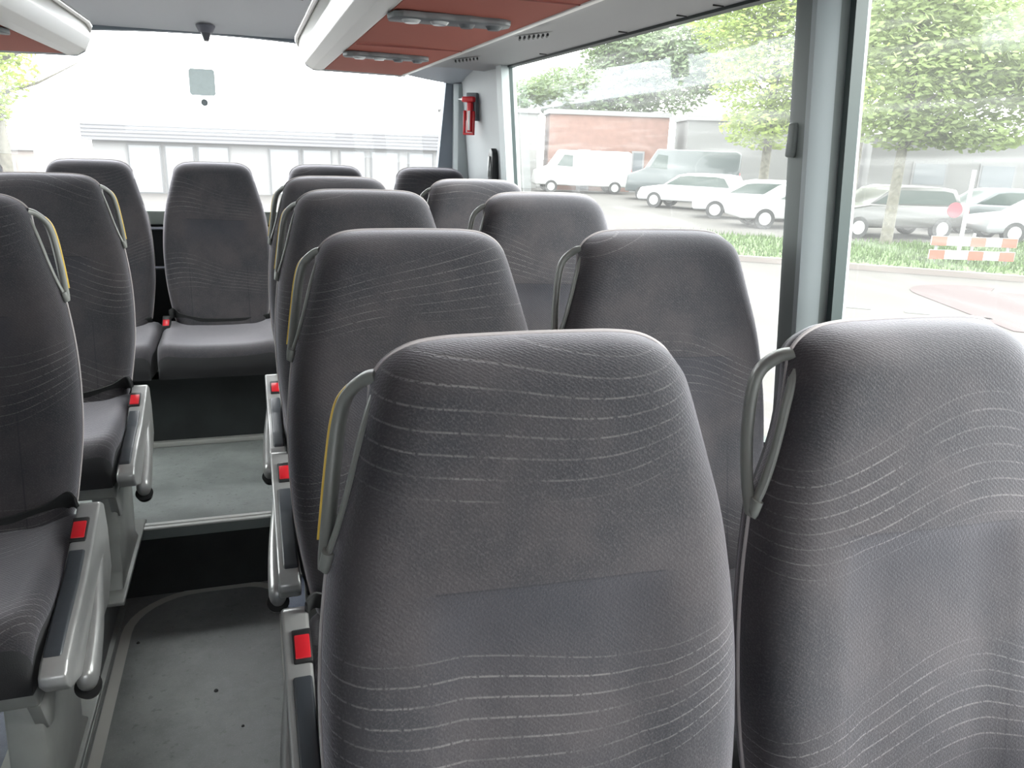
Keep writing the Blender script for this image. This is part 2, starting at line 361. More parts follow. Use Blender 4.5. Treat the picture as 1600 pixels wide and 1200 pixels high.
for s in (0, -1):
    xo = -1.36 if s == 0 else 1.06
    b.faces.new((vq(holeT[s][0], yw, holeT[s][1]), vq(holeB[s][0], yw, zb), vq(xo, yw, zb), vq(xo, yw, holeT[s][1])))
    b.faces.new((vq(holeT[s][0], yw, holeT[s][1]), vq(holeT[s][0], yw, ZT), vq(xo, yw, ZT), vq(xo, yw, holeT[s][1])))
    b.faces.new((vq(holeT[s][0], yw, holeT[s][1]), vq(holeB[s][0], yw, zb), vq(holeB[s][0], yw+.05, zb), vq(holeT[s][0], yw+.05, holeT[s][1])))
b.faces.new((vq(-1.36, yw, -.05), vq(1.06, yw, -.05), vq(1.06, yw, zb), vq(-1.36, yw, zb)))
bmesh.ops.remove_doubles(b, verts=b.verts[:], dist=.0004)
struct('wall_rear', b, mat('rear_wall_blue_grey', (.20, .23, .27), .6), smooth=False)
struct('trim_18', prism([(.918, 3.80), (.918, 3.775), (.935, 3.755), (1.01, 3.755), (1.01, 3.80)], 'z', .6, Z(.262), .003), M_PILLARL)
b = bmesh.new()
b.faces.new([b.verts.new((x, 3.845, z)) for x, z in holeT] + [b.verts.new((x, 3.845, z)) for x, z in holeB[::-1]])
wr = struct('window_4', b, M_GLASSR, smooth=False)
b = box(-1.20, .87, 3.74, 3.80, zb-.055, zb+.004, .008); struct('trim_11', b, mat('ledge', (.30, .34, .30), .5))
b = box(-1.25, .95, 3.782, 3.799, .25, zb-.055); struct('trim_12', b, M_DARK, smooth=False)
# front: unseen bulkhead raised to cut light, windscreen slot above it, and the roof
b = box(-1.30, 1.0, Y_FRONT-.03, Y_FRONT, -.05, 1.4); box(-1.30, 1.0, Y_FRONT-.03, Y_FRONT, 1.80, 2.0, bm=b); struct('wall_front', b, M_WALL, smooth=False)
b = bmesh.new(); b.faces.new([b.verts.new(v) for v in ((-1.26, Y_FRONT-.015, 1.4), (.96, Y_FRONT-.015, 1.4), (.93, Y_FRONT-.015, 1.80), (-1.23, Y_FRONT-.015, 1.80))]); struct('window_5', b, M_GLASSR, smooth=False)
pr = [(Y_FRONT, Z(.50)), (3.25, Z(.50)), (3.45, Z(.495)), (3.60, Z(.478)), (3.70, Z(.452)), (3.77, Z(.425)), (3.80, Z(.405)), (3.80, Z(.56)), (Y_FRONT, Z(.56))]
struct('ceiling', prism(pr, 'x', -1.3, 1.0), M_CEIL)
# rear corner caps that round the ceiling down to the rear window's corners
for left in (False, True):
    f = mir if left else (lambda x: x)
    b = bmesh.new(); G = []
    for i in range(9):
        t_ = i/8; y = 3.34+.46*t_; row = []
        for j in range(9):
            s_ = j/8; x = .52+.44*s_
            z = Z(.335 - .02*s_ - .045*t_**2*(1+.3*s_)+.055*(1-s_)**2*(1-.4*t_))
            row.append(b.verts.new((f(x), y, z)))
        G.append(row)
    for i in range(8):
        for j in range(8): b.faces.new((G[i][j], G[i][j+1], G[i+1][j+1], G[i+1][j]))
    struct('trim_%d' % (14 if left else 13), b, mat('corner_cap', (.42, .45, .50), .6))

# ------------------------------------------------------------------ overhead racks and ducts
RY0, RY1 = -1.2, 3.22
def service_module(parent, f, y):
    # reading lights and air nozzles set in the underside
    xa, xb = .285, .525
    out = [(xa, y-.035)]+[(xa+(xb-xa)*k/16, y-.045-.006*math.sin(k/16*math.pi*4)**2) for k in range(1, 16)]+[(xb, y-.035), (xb+.008, y), (xb, y+.035), (xa, y+.035), (xa-.008, y)]
    mod = obj('service_panel', prism([(f(x), yy) for x, yy in out], 'z', Z(.232), Z(.2445), .003), M_GRILLE, parent)
    for k in (.16, .40): obj('reading_lamp', cyl((f(xa+(xb-xa)*k), y-.012, Z(.2325)), (f(xa+(xb-xa)*k), y-.012, Z(.226)), .020, 20, .014), mat('lamp_lens', (.62, .63, .63), .2), mod)
    for k in (.64, .88): obj('air_nozzle', cyl((f(xa+(xb-xa)*k), y-.008, Z(.2325)), (f(xa+(xb-xa)*k), y-.008, Z(.225)), .018, 20, .012), mat('nozzle', (.16, .17, .18), .4), mod)
for left in (False, True):
    f = mir if left else (lambda x: x)
    side_ = 'left' if left else 'right'
    R = thing('luggage_rack', 'overhead luggage rack with red underside and white rounded edge along the %s side' % side_, 'luggage rack', (0, 0, 0), 0, 'overhead racks')
    prof = [(.190, Z(.345)), (.196, Z(.300)), (.214, Z(.262)), (.240, Z(.245)), (.272, Z(.242)), (.285, Z(.2475)), (.285, Z(.262)), (.245, Z(.264)), (.225, Z(.280)), (.212, Z(.345))]
    prof = [(f(x), z) for x, z in prof]
    obj('front_edge', prism(prof, 'y', RY0, RY1, .002), M_WHITE, R)
    obj('rack_shell', prism([(f(x), z) for x, z in [(.2125, Z(.300)), (.2125, Z(.37)), (.30, Z(.42)), (.34, Z(.49)), (.56, Z(.49)), (.595, Z(.28)), (.2855, Z(.28))]], 'y', RY0, RY1-.01), M_DUCT, R, False)
    obj('underside_panel', prism([(f(.2852), Z(.2465)), (f(.572), Z(.2415)), (f(.572), Z(.279)), (f(.2852), Z(.279))], 'y', RY0, RY1-.004), M_REDP, R, False)
    for y in (.55, 1.42, 2.27): obj('panel_joint', box(min(f(.286), f(.572)), max(f(.286), f(.572)), y-.0015, y+.0015, Z(.2395), Z(.244)), mat('joint', (.35, .12, .10), .8), R, False)
    obj('outer_trim', prism([(f(.572), Z(.238)), (f(.604), Z(.246)), (f(.606), Z(.262)), (f(.572), Z(.262))], 'y', RY0, RY1+.1, .003), M_WHITE, R)
    obj('grip_rail', sweep([(f(.183), y, Z(.340)) for y in (RY0, 1, 2, 3.10)]+[(f(.187), 3.17, Z(.334)), (f(.197), 3.205, Z(.322))], .008, .008, (0, 0, 1), power=2), mat('rail_glossy', (.85, .85, .82), .15), R)
    obj('end_cap', prism([(f(x), z) for x, z in [(.192, Z(.347)), (.199, Z(.295)), (.218, Z(.256)), (.245, Z(.241)), (.59, Z(.237)), (.60, Z(.32)), (.50, Z(.40)), (.25, Z(.40))]], 'y', RY1, RY1+.012, .003), mat('end_cap', (.55, .57, .60), .5), R)
    for y in (.82, 1.71, 2.52): service_module(R, f, y)
    b = bmesh.new(); pts = [(.606, .256), (.66, .278), (.74, .292), (.82, .293), (.90, .288), (.944, .286)]
    bb = prism([(f(x), Z(z)) for x, z in pts]+[(f(.944), Z(.36)), (f(.606), Z(.36))], 'y', RY0, 3.36, .0)
    D = struct('trim_%d' % (16 if left else 15), bb, M_DUCT)
    b = bmesh.new()
    for y in (.9, 1.55, 1.70, 2.0, 2.6): box(min(f(.915), f(.94)), max(f(.915), f(.94)), y-.001, y+.001, Z(.284), Z(.289), bm=b)
    obj('clip_slot', b, M_BLACK, D, False)
    for y in (1.35, 2.01, 2.67):
        b = bmesh.new(); c = Vector((f(.690), y, Z(.2690)))
        for k in range(24): pass
        ring = [b.verts.new(c+Vector((.050*math.cos(2*math.pi*k/28)*(1 if not left else -1), .028*math.sin(2*math.pi*k/28), .0085*math.cos(2*math.pi*k/28)-.003))) for k in range(28)]
        b.faces.new(ring); bmesh.ops.solidify(b, geom=b.faces[:], thickness=.006)
        v = obj('air_vent', b, mat('vent_rim', (.12, .125, .13), .4), D)
        b = bmesh.new()
        for k in range(-3, 4): sweep([c+Vector((k*.012-.006, -.020, (1 if not left else -1)*k*.0020-.011)), c+Vector((k*.012+.006, .020, (1 if not left else -1)*k*.0020-.010))], .0032, .004, (0, 0, 1), bm=b, seg=6)
        obj('vent_slat', b, M_BLACK, v, False)

# ------------------------------------------------------------------ small fittings
t = thing('emergency_hammer', 'red emergency window hammer clipped upright in the rear right corner', 'hammer', (wallx(Z(.12))-.040, 3.50, Z(.125)), math.radians(42))
obj('wall_bracket', box(.0, .045, -.03, .022, -.03, .085, .004), mat('bracket_grey', (.17, .19, .21), .5), t)
obj('guard', box(-.012, .0, -.028, -.018, -.085, .01, .003, bm=box(-.012, .0, .018, .028, -.085, .012, .003, bm=box(-.012, 0, -.028, .028, -.090, -.080, .003))), M_RED, t)
obj('hammer_handle', box(-.020, .0, -.018, .004, -.078, .045, .004), mat('hammer_red', (.62, .02, .03), .35), t)
obj('hammer_head', box(-.024, .0, -.030, .030, .045, .068, .006), mat('hammer_red', (.62, .02, .03), .35), t)
obj('hammer_tip', cyl((-.012, .030, .057), (-.012, .052, .058), .007, 12, .002), M_STEEL, t)
obj('instruction_strip', box(-.0215, -.0195, -.014, -.002, -.07, .01, .0005), mat('label_white', (.75, .75, .72), .5), t)
t = thing('belt_bracket', 'black rounded belt bracket on the corner post below the hammer', 'bracket', (wallx(Z(-.1))-.010, 3.27, Z(-.10)))
obj('housing', prism([(-.03, -.12), (.03, -.12), (.03, .05), (.018, .075), (-.005, .085), (-.026, .07), (-.03, .05)], 'x', -.02, .01, .005), M_BLACK, t)
obj('tongue', sweep([(-.024, .0, .05), (-.03, -.012, .0), (-.028, -.006, -.03)], .010, .004, (1, 0, 0), seg=8), mat('tongue', (.32, .33, .34), .3), t)
ms = mat('sticker_grey', (.16, .20, .20), .6, noise=.15, nscale=60); q_ = ms.node_tree; tl_ = q_.nodes.new('ShaderNodeBsdfTranslucent'); tl_.inputs[0].default_value = (.15, .17, .17, 1); ad_ = q_.nodes.new('ShaderNodeMixShader'); ad_.inputs[0].default_value = .6
q_.links.new(q_.nodes['Principled BSDF'].outputs[0], ad_.inputs[1]); q_.links.new(tl_.outputs[0], ad_.inputs[2]); q_.links.new(ad_.outputs[0], q_.nodes['Material Output'].inputs[0])
b = bmesh.new()
b.faces.new([b.verts.new((-.1755+sx_*(.0525-q0), 3.840, Z(.212)+sz_*(.054-q1))) for sx_, sz_, q0, q1 in ((-1, -1, 0, .008), (-1, 1, 0, .008), (-1, 1, .008, 0), (1, 1, .008, 0), (1, 1, 0, .008), (1, -1, 0, .008), (1, -1, .008, 0), (-1, -1, .008, 0))])
tag(obj('window_sticker', b, mat('sticker_grey', (.16, .20, .20), .6, noise=.15, nscale=60)), 'square grey green sticker on the upper middle of the rear window', 'sticker')
tag(obj('window_sensor', cyl((-.172, 3.835, Z(.130)), (-.172, 3.843, Z(.130)), .0145, 24), mat('sensor', (.22, .25, .27), .4)), 'small round grey disc on the rear window just under the sticker', 'disc')
t = thing('ceiling_camera', 'small dark wedge shaped camera hanging above the rear window', 'camera', (-.143, 3.77, Z(.43)))
obj('mount', cyl((0, 0, .0), (0, 0, -.028), .040, 24, .026), mat('cam_mount', (.20, .20, .24), .5), t)
obj('lens_housing', cyl((0, 0, -.028), (0, -.006, -.060), .020, 20, .010), mat('cam_body', (.12, .12, .14), .3), t)
t = thing('ceiling_lamp', 'small grey round ceiling fitting with white lens beside right rack', 'lamp', (.135, 2.30, Z(.365)))
obj('lamp_body', cyl((0.02, 0, .0), (-.01, 0, .0), .026, 24, .022), mat('lamp_grey', (.16, .17, .18), .4), t)
obj('stem', box(-.004, .012, -.008, .008, .0, .134, .003), mat('lamp_grey', (.16, .17, .18), .4), t)
obj('lens', cyl((-.0105, 0, -.004), (-.022, 0, -.008), .014, 16, .010), M_WHITE, t)
# horizontal rails behind the rear seats
for z, lb in ((Z(-.396), 'upper thin grey rail crossing dark wall behind rear seats'), (Z(-.567), 'lower thin grey rail crossing dark wall behind rear seats')):
    tag(obj('rear_rail', cyl((-1.22, 3.745, z), (.92, 3.745, z), .007, 12), mat('rail_metal', (.5, .52, .58), .35, metal=.5)), lb, 'rail', 'rails behind the rear seats')

# ------------------------------------------------------------------ seats
HJ = 1.045                      # height of the handle joint above the seat's own base
def half_outline():
    P = [(0, .031), (.05, .0305), (.09, .0295), (.122, .0250), (.146, .0135), (.160, -.002), (.168, -.02), (.179, -.055), (.192, -.10), (.206, -.15), (.215, -.20), (.223, -.27), (.226, -.35), (.222, -.45), (.206, -.56), (.192, -.62), (.165, -.655), (.09, -.665), (0, -.667)]
    return [tuple(q) for q in spline(P, 4)]
def full_outline():
    h = half_outline(); return h + [(-x, z) for x, z in h[-2:0:-1]]
LEAN = .20
def waist(z):
    u_ = min(1, max(0, (z+.175)/.165)); return 1 - .085*(math.sin(math.pi*u_)**.7 if 0 < u_ < 1 else 0)
def backrest():
    O = full_outline(); n = len(O); b = bmesh.new(); rings = []
    def medial(x, z): return (0, min(max(z, -.50), -.11))
    sF = [0, .03, .07, .12, .18, .25, .34, .45, .58, .72, .86, 1.0]
    def ring(s, yf):
        out = []
        for x, z in O:
            mx, mz = medial(x, z); px, pz = x+(mx-x)*s, z+(mz-z)*s
            e = s*math.hypot(x-mx, z-mz)
            out.append((px, yf(e, px, pz, s)+LEAN*pz, HJ+pz))
        return out
    def front(e, x, z, s):
        k = min(e/.048, 1); D = .046*math.sqrt(max(0, 1-(1-k)**2))
        rec = .010*max(0, 1-max(0, (abs(x)-.095)/.04))*min(1, max(0, (-z-.19)/.03))*min(1, s*4)
        return -D - .006*math.cos(min(1, abs(x)/.22)*math.pi/2)*k + rec
    def back(e, x, z, s):
        k = min(e/.035, 1); return .020 + .026*math.sqrt(max(0, 1-(1-k)**2))
    levels = [[(x*waist(z-HJ), y, z) for x, y, z in ring(s, back)] for s in sF[::-1]] + [[(x*(1-.5*(1-waist(z-HJ))), y, z) for x, y, z in ring(0, lambda *a: .010)]] + [ring(s, front) for s in sF]
    for r in levels: rings.append([b.verts.new(p) for p in r])
    for i in range(len(rings)-1):
        for j in range(n): b.faces.new((rings[i][j], rings[i][(j+1) % n], rings[i+1][(j+1) % n], rings[i+1][j]))
    bmesh.ops.remove_doubles(b, verts=b.verts[:], dist=.0003)
    return b
def rim(yoff, grow, r=.003):
    O = full_outline(); pts = []
    for x, z in O:
        if z < -.60: continue
        x *= 1-.8*(1-waist(z)); d = math.hypot(x, z+.3) or 1; pts.append((x*(1+grow/d), yoff+LEAN*z, HJ+z+(z+.3)*grow/d))
    # order: start lower right .. top .. lower left
    k = [i for i in range(len(pts))]; half = [p for p in pts if p[0] >= 0]; other = [p for p in pts if p[0] < 0]
    half.sort(key=lambda p: p[2]); other.sort(key=lambda p: -p[2]); return half+other
def shell():
    O = full_outline(); n = len(O); b = bmesh.new(); rings = []
    for (g, y) in ((-.012, .026), (-.013, .036), (-.016, .050), (-.03, .060), (-.07, .065), (-.14, .067)):
        r_ = []
        for x, z in O:
            z2 = max(z, -.63); mx, mz = 0, min(max(z2, -.50), -.11); d = math.hypot(x-mx, z2-mz) or 1
            r_.append(b.verts.new(((x+(x-mx)*g/d)*waist(z), y+LEAN*z2, HJ+z2+(z2-mz)*g/d)))
        rings.append(r_)
    for i in range(len(rings)-1):
        for j in range(n): b.faces.new((rings[i][j], rings[i][(j+1) % n], rings[i+1][(j+1) % n], rings[i+1][j]))
    b.faces.new(rings[-1])
    return b
def cushion():
    b = bmesh.new(); NX, NY = 24, 26; top = []
    def T(u_, v_):   # u across -1..1, v 0 rear .. 1 front
        wd = .212 - .02*max(0, v_-.75)*4*.5
        x = u_*wd
        y = -.105 - .455*v_
        e = min((1-abs(u_))*wd/.045, 1); ev = min((1-v_)*.455/.075, 1); er = min(v_*.455/.04, 1)
        z = -.612 - .018*v_ + .022*(abs(u_)**3) - .012*(1-u_*u_)*math.sin(min(1, v_*1.2)*math.pi)
        z -= .045*(1-math.sqrt(max(0, 1-(1-e)**2))) + .075*(1-math.sqrt(max(0, 1-(1-ev)**2))) + .03*(1-math.sqrt(max(0, 1-(1-er)**2)))
        return (x, y, HJ+z)
    us = [math.sin(math.pi/2*(-1+2*i/NX)) for i in range(NX+1)]; vv = [.5-.5*math.cos(math.pi*j/NY) for j in range(NY+1)]
    G = [[b.verts.new(T(u_, v_)) for u_ in us] for v_ in vv]
    for j in range(NY):
        for i in range(NX): b.faces.new((G[j][i], G[j][i+1], G[j+1][i+1], G[j+1][i]))
    # skirt down to the frame
    edge = [G[0][i] for i in range(NX+1)]+[G[j][NX] for j in range(1, NY+1)]+[G[NY][i] for i in range(NX-1, -1, -1)]+[G[j][0] for j in range(NY-1, 0, -1)]
    low = [b.verts.new((v.co.x*.985, v.co.y*.97-.008, HJ-.735)) for v in edge]; n = len(edge)
    for i in range(n): b.faces.new((edge[i], edge[(i+1) % n], low[(i+1) % n], low[i]))
    b.faces.new(low)
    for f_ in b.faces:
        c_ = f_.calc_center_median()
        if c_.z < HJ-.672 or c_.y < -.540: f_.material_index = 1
    return b
def lean(P): return [(x, y+LEAN*z, HJ+z) for x, y, z in P]
H_OUT = [(.157, .012, -.003), (.168, .024, -.009), (.184, .036, -.027), (.193, .039, -.055), (.201, .036, -.100), (.208, .026, -.140), (.213, .014, -.166)]
H_IN = [(.214, .008, -.178), (.210, .002, -.160), (.201, -.002, -.135), (.190, -.004, -.100), (.179, -.004, -.062), (.169, -.002, -.032), (.160, .005, -.012), (.157, .010, -.004)]
def handle_outer(o=0): return spline(lean([(x+o, y+o*.4, z) for x, y, z in H_OUT]), 6)
MESH = {}
def make_seat(sd, kind):
    """sd = +1 when the aisle is on the seat's +x side; kind aisle / window / bench"""
    t = thing('bus_seat', '', 'seat')
    def flip(b):
        if sd < 0:
            for v in b.verts: v.co.x = -v.co.x
            bmesh.ops.reverse_faces(b, faces=b.faces[:])
        return b
    def part(name, key, fn, m_, parent=t, **kw):
        k = (key, sd)
        if k in MESH:
            o = bpy.data.objects.new(name, MESH[k]); COL.objects.link(o); o.parent = parent; return o
        o = obj(name, flip(fn()), m_, parent, **kw); MESH[k] = o.data; return o
    bk = part('backrest', 'back', backrest, M_FAB); bk['wave'] = 0.0; bk['drop'] = 0.0
    part('rimlit_piping', 'rim', lambda: sweep(rim(.013, .001), .0022, .0022, (0, 1, 0), power=2, seg=8), M_PIPE, bk)
    sh = part('back_shell', 'shell', shell, M_SHELL)
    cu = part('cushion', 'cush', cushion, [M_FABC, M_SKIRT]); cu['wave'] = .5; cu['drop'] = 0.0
    if kind == 'bench': bk.scale.x = .93; sh.scale.x = .93; cu.scale.x = 1.07
    else: part('seat_frame', 'frame', lambda: box(-.20, .20, -.53, -.06, HJ-.775, HJ-.737, .006, bm=box(-.16, .16, -.14, -.02, HJ-.76, HJ-.60, .01)), M_SILVERD)
    if kind != 'bench':
        h = part('grab_handle', 'handle', lambda: sweep(handle_outer()[:-4]+spline(lean(H_OUT[-1:]+H_IN[:2]), 4), .0066, .0125, (-.4, .92, 0), seg=16, power=2.6, bm=sweep(spline(lean(H_IN), 6), .0035, .0085, (-.2, .97, 0), seg=12, power=2.4)), M_HANDLE)
        if kind == 'aisle':
            part('grip_strip', 'yellow', lambda: sweep(handle_outer(.0060)[9:-3], .0022, .0085, (-.4, .92, 0), seg=10, power=3), M_YEL, h)['label'] = 'yellow strip on the handle'
    if kind == 'aisle':
        prof = [(-.150, -.577), (-.162, -.574), (-.25, -.606), (-.36, -.640), (-.47, -.662), (-.545, -.680), (-.567, -.694), (-.570, -.712), (-.545, -.738), (-.48, -.762), (-.36, -.785), (-.20, -.785), (-.13, -.74), (-.118, -.65), (-.128, -.59)]
        sp_ = part('side_panel', 'side', lambda: prism([(y, HJ+z) for y, z in prof], 'x', .2125, .256, .007, 3), M_SILVER)
        part('arm_pad', 'pad', lambda: prism([(y, HJ+z) for y, z in [(-.285, -.612), (-.36, -.636), (-.47, -.657), (-.53, -.672), (-.542, -.684), (-.53, -.700), (-.48, -.700), (-.36, -.682), (-.285, -.65)]], 'x', .2155, .2445, .004, 3), M_PAD, sp_)
        part('adjust_lever', 'lever', lambda: sweep(spline([(.244, -.15, HJ-.66), (.250, -.25, HJ-.695), (.256, -.34, HJ-.735), (.258, -.42, HJ-.768), (.258, -.478, HJ-.785)], 6), .028, .019, (1, 0, 0), seg=18, power=2.2, taper=lambda k: (.35+.65*math.sin(min(1, k*1.15)*math.pi/2))*(1 if k < .86 else math.sqrt(max(.06, 1-((k-.86)/.145)**2)))), M_SILVER, sp_)
        part('lever_foot', 'foot', lambda: cyl((.258, -.448, HJ-.812), (.258, -.458, HJ-.798), .019, 24, .023), M_BLACK, sp_)
    if kind != 'window' or True:
        bx = .2275 if kind == 'aisle' else .212
        bu = part('belt_buckle', 'bu'+kind, lambda: prism([(-.262, HJ-.6055), (-.204, HJ-.5830), (-.198, HJ-.590), (-.21, HJ-.618), (-.255, HJ-.630)] if kind == 'aisle' else [(-.24, HJ-.60), (-.17, HJ-.572), (-.16, HJ-.60), (-.20, HJ-.66), (-.235, HJ-.64)], 'x', bx-.016, bx+.014, .003), M_BLACK)
        part('buckle_button', 'bb'+kind, lambda: prism([(-.256, HJ-.6015), (-.216, HJ-.5860), (-.216, HJ-.594), (-.256, HJ-.610)] if kind == 'aisle' else [(-.238, HJ-.599), (-.20, HJ-.582), (-.20, HJ-.592), (-.238, HJ-.609)], 'x', bx-.013, bx+.011, .0015), M_RED, bu)['label'] = 'red release button'
        part('belt_strap', 'strap'+kind, lambda: sweep(spline([(bx-.012, -.172, HJ-.570), (bx-.03, -.155, HJ-.565), (.15, -.158, HJ-.590), (.05, -.156, HJ-.612), (-.10, -.154, HJ-.612), (-.19, -.140, HJ-.602)], 5), .0028, .026, (0, -.5, .85), seg=10, power=4), M_WEB)
    if kind in ('aisle', 'window'):
        def leg(x0, x1):
            return lambda: prism([(-.50, HJ-.772), (-.22, HJ-.772), (-.27, .05), (-.22, .004), (-.56, .004), (-.53, .05)], 'x', x0, x1, .006)
        part('leg', 'legA', leg(.135, .195), M_SILVERD); part('leg', 'legB', leg(-.165, -.10), M_SILVERD)
        part('foot_rail', 'rail', lambda: box(.125, .205, -.62, -.12, .0, .012, .003), M_SILVERD)
        part('frame_bracket', 'brk', lambda: prism([(-.50, HJ-.84), (-.47, HJ-.85), (-.40, HJ-.773), (-.53, HJ-.773)], 'x', .18, .20, .002), M_SILVERD)
    return t
protoA = make_seat(-1, 'aisle'); protoL = make_seat(1, 'aisle'); protoW = make_seat(-1, 'window'); protoR = make_seat(-1, 'bench')
used = set(); wv = 0
def place(proto, x, y, jz, label, group, wave, rz=0, drop=0.0):
    t = proto if proto.name not in used else copy_tree(proto)
    used.add(proto.name)
    t.location = (x, y, jz-HJ); t.rotation_euler.z = rz; t['label'] = label; t['group'] = group
    for ch in bpy.data.objects:
        if ch.parent == t and ch.name.split('.')[0] in ('backrest', 'cushion'): ch['wave'] = -1.0 if proto is protoR and ch.name.startswith('cushion') else wave; ch['drop'] = drop
    return t
GA, GW, GL, GR = 'aisle seats right of the gangway', 'window seats on the right', 'seats left of the gangway', 'seats of the rear bench'
rows = [(.718, 1.176), (1.353, 1.212), (1.9995, 1.2394), (2.678, 1.2401)]
la = ['large charcoal seat nearest the viewer, yellow-edged handle, in the bottom centre', 'charcoal aisle seat directly behind the large nearest centre seat', 'charcoal aisle seat third in the column from the large nearest centre seat', 'charcoal aisle seat fourth in the centre column, just before the rear bench']
lw = ['nearest window-side charcoal seat with open grey handle, cut by the right frame edge', 'window-side charcoal seat beside the thick grey window pillar, second from the front', 'window-side charcoal seat third from the front, grey handle, under the first window', 'window-side charcoal seat fourth from the front, next to the rear bench']
waves = [.942, 1.35, .1, 2.2]; wavw = [.162, .35, 1.9, 3.0]
for i, (y, jz) in enumerate(rows):
    place(protoA, .0974+.164, y, jz, la[i], GA, waves[i])
    place(protoW, .5713+.164, y, jz, lw[i], GW, wavw[i], drop=-.066 if i == 0 else 0.0)
place(protoL, -.4247-.164, 1.8177, 1.2335, 'charcoal seat with yellow handle at the left frame edge, beside the sunken floor', GL, .9)
place(protoL, -.4247-.164, 2.6542, 1.2342, 'charcoal seat with yellow handle left of the raised rear floor', GL, 2.9)
lr = ['rear bench seat at the far left, only a dark corner showing', 'rear bench seat left of the middle one, half behind a yellow-handled seat', 'middle rear bench seat facing straight down the aisle', 'rear bench seat right of the middle one, behind the centre column', 'rightmost rear bench seat beneath the red hammer']
for k in range(5): place(protoR, XC+.46*(k-2), 3.60, Z(-.1035)-.039, lr[k], GR, .4+.7*k)
# boxed base that carries the rear bench
t = thing('bench_base', 'long dark box base under the rear bench with pale floor trim', 'bench base', (0, 0, 0))
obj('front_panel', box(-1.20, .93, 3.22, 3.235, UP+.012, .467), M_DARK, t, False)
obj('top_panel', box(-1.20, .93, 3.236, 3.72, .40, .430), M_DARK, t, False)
obj('floor_trim', box(-1.20, .93, 3.195, 3.2195, UP+.0005, UP+.022, .003), mat('base_trim', (.40, .40, .38), .4, metal=.3), t)

# ------------------------------------------------------------------ outside
GZ = CAM_Z - 2.3
def ground_mat():
    M = mat('asphalt_pale', (.038, .034, .031), .9, noise=.10, nscale=.8); return M
b = bmesh.new(); b.faces.new([b.verts.new(v) for v in ((-80, -40, GZ), (120, -40, GZ), (120, 140, GZ), (-80, 140, GZ))]); obj('ground', b, ground_mat(), None, False, 'structure')
MG = mat('grass_green', (.045, .075, .022), .95, noise=.5, nscale=6)
def slab(name, pts, h, m_, label, cat, kind=None):
    return tag(obj(name, prism(pts, 'z', GZ+.002, GZ+h), m_, None, False), label, cat, kind=kind)
b = bmesh.new(); rnd = random.Random(3)
strip = [(9.4, 15.8), (10.8, 14.9), (14.8, 11.95), (19.0, 8.9), (26, 11.4), (21.1, 17.2), (16.3, 17.5), (13.97, 18.6), (11.5, 20.2)]
prism(strip, 'z', GZ+.005, GZ+.10, bm=b)
def inside(p):
    c = False
    for i in range(len(strip)):
        (x1, y1), (x2, y2) = strip[i], strip[i-1]
        if (y1 > p[1]) != (y2 > p[1]) and p[0] < (x2-x1)*(p[1]-y1)/(y2-y1)+x1: c = not c
    return c
k = 0
while k < 9000:
    p = (rnd.uniform(9, 26), rnd.uniform(8.9, 20.5))
    if not inside(p): continue
    k += 1; a = rnd.uniform(0, 6.28); h = rnd.uniform(.06, .17); dx, dy = .02*math.cos(a), .02*math.sin(a)
    b.faces.new([b.verts.new(v) for v in ((p[0]-dx, p[1]-dy, GZ+.09), (p[0]+dx, p[1]+dy, GZ+.09), (p[0]+rnd.uniform(-.05, .05), p[1]+rnd.uniform(-.05, .05), GZ+.10+h))])
tag(obj('grass_verge', b, MG, None, False), 'green grass verge between the road and the parked cars', 'grass', kind='stuff')
slab('kerb', [(9.3, 15.72), (10.72, 14.78), (14.72, 11.83), (18.95, 8.75), (19.0, 8.9), (14.8, 11.95), (10.8, 14.9), (9.4, 15.8)], .12, mat('kerb_stone', (.11, .095, .088), .9), 'pale stone kerb along the near edge of the grass', 'kerb')
slab('bike_path', [(12.9, 11.0)]+[(12.3+1.2*math.cos(a), 10.6+1.2*math.sin(a)) for a in [.6+.2*i for i in range(12)]]+[(10.2, 8.2), (14, 5), (17, 7.5)], .012, mat('red_asphalt', (.030, .016, .017), .9), 'pale red rounded path surface on the road at the right', 'path')
b = bmesh.new()
for (x, y) in ((8.2, 10.6), (9.6, 9.6), (6.0, 7.6)): prism([(x, y), (x+1.0, y-.7), (x+1.06, y-.6), (x+.06, y+.1)], 'z', GZ+.003, GZ+.012, bm=b)
obj('trim_17', b, mat('lane_paint', (.10, .10, .098), .8), None, False, 'structure')

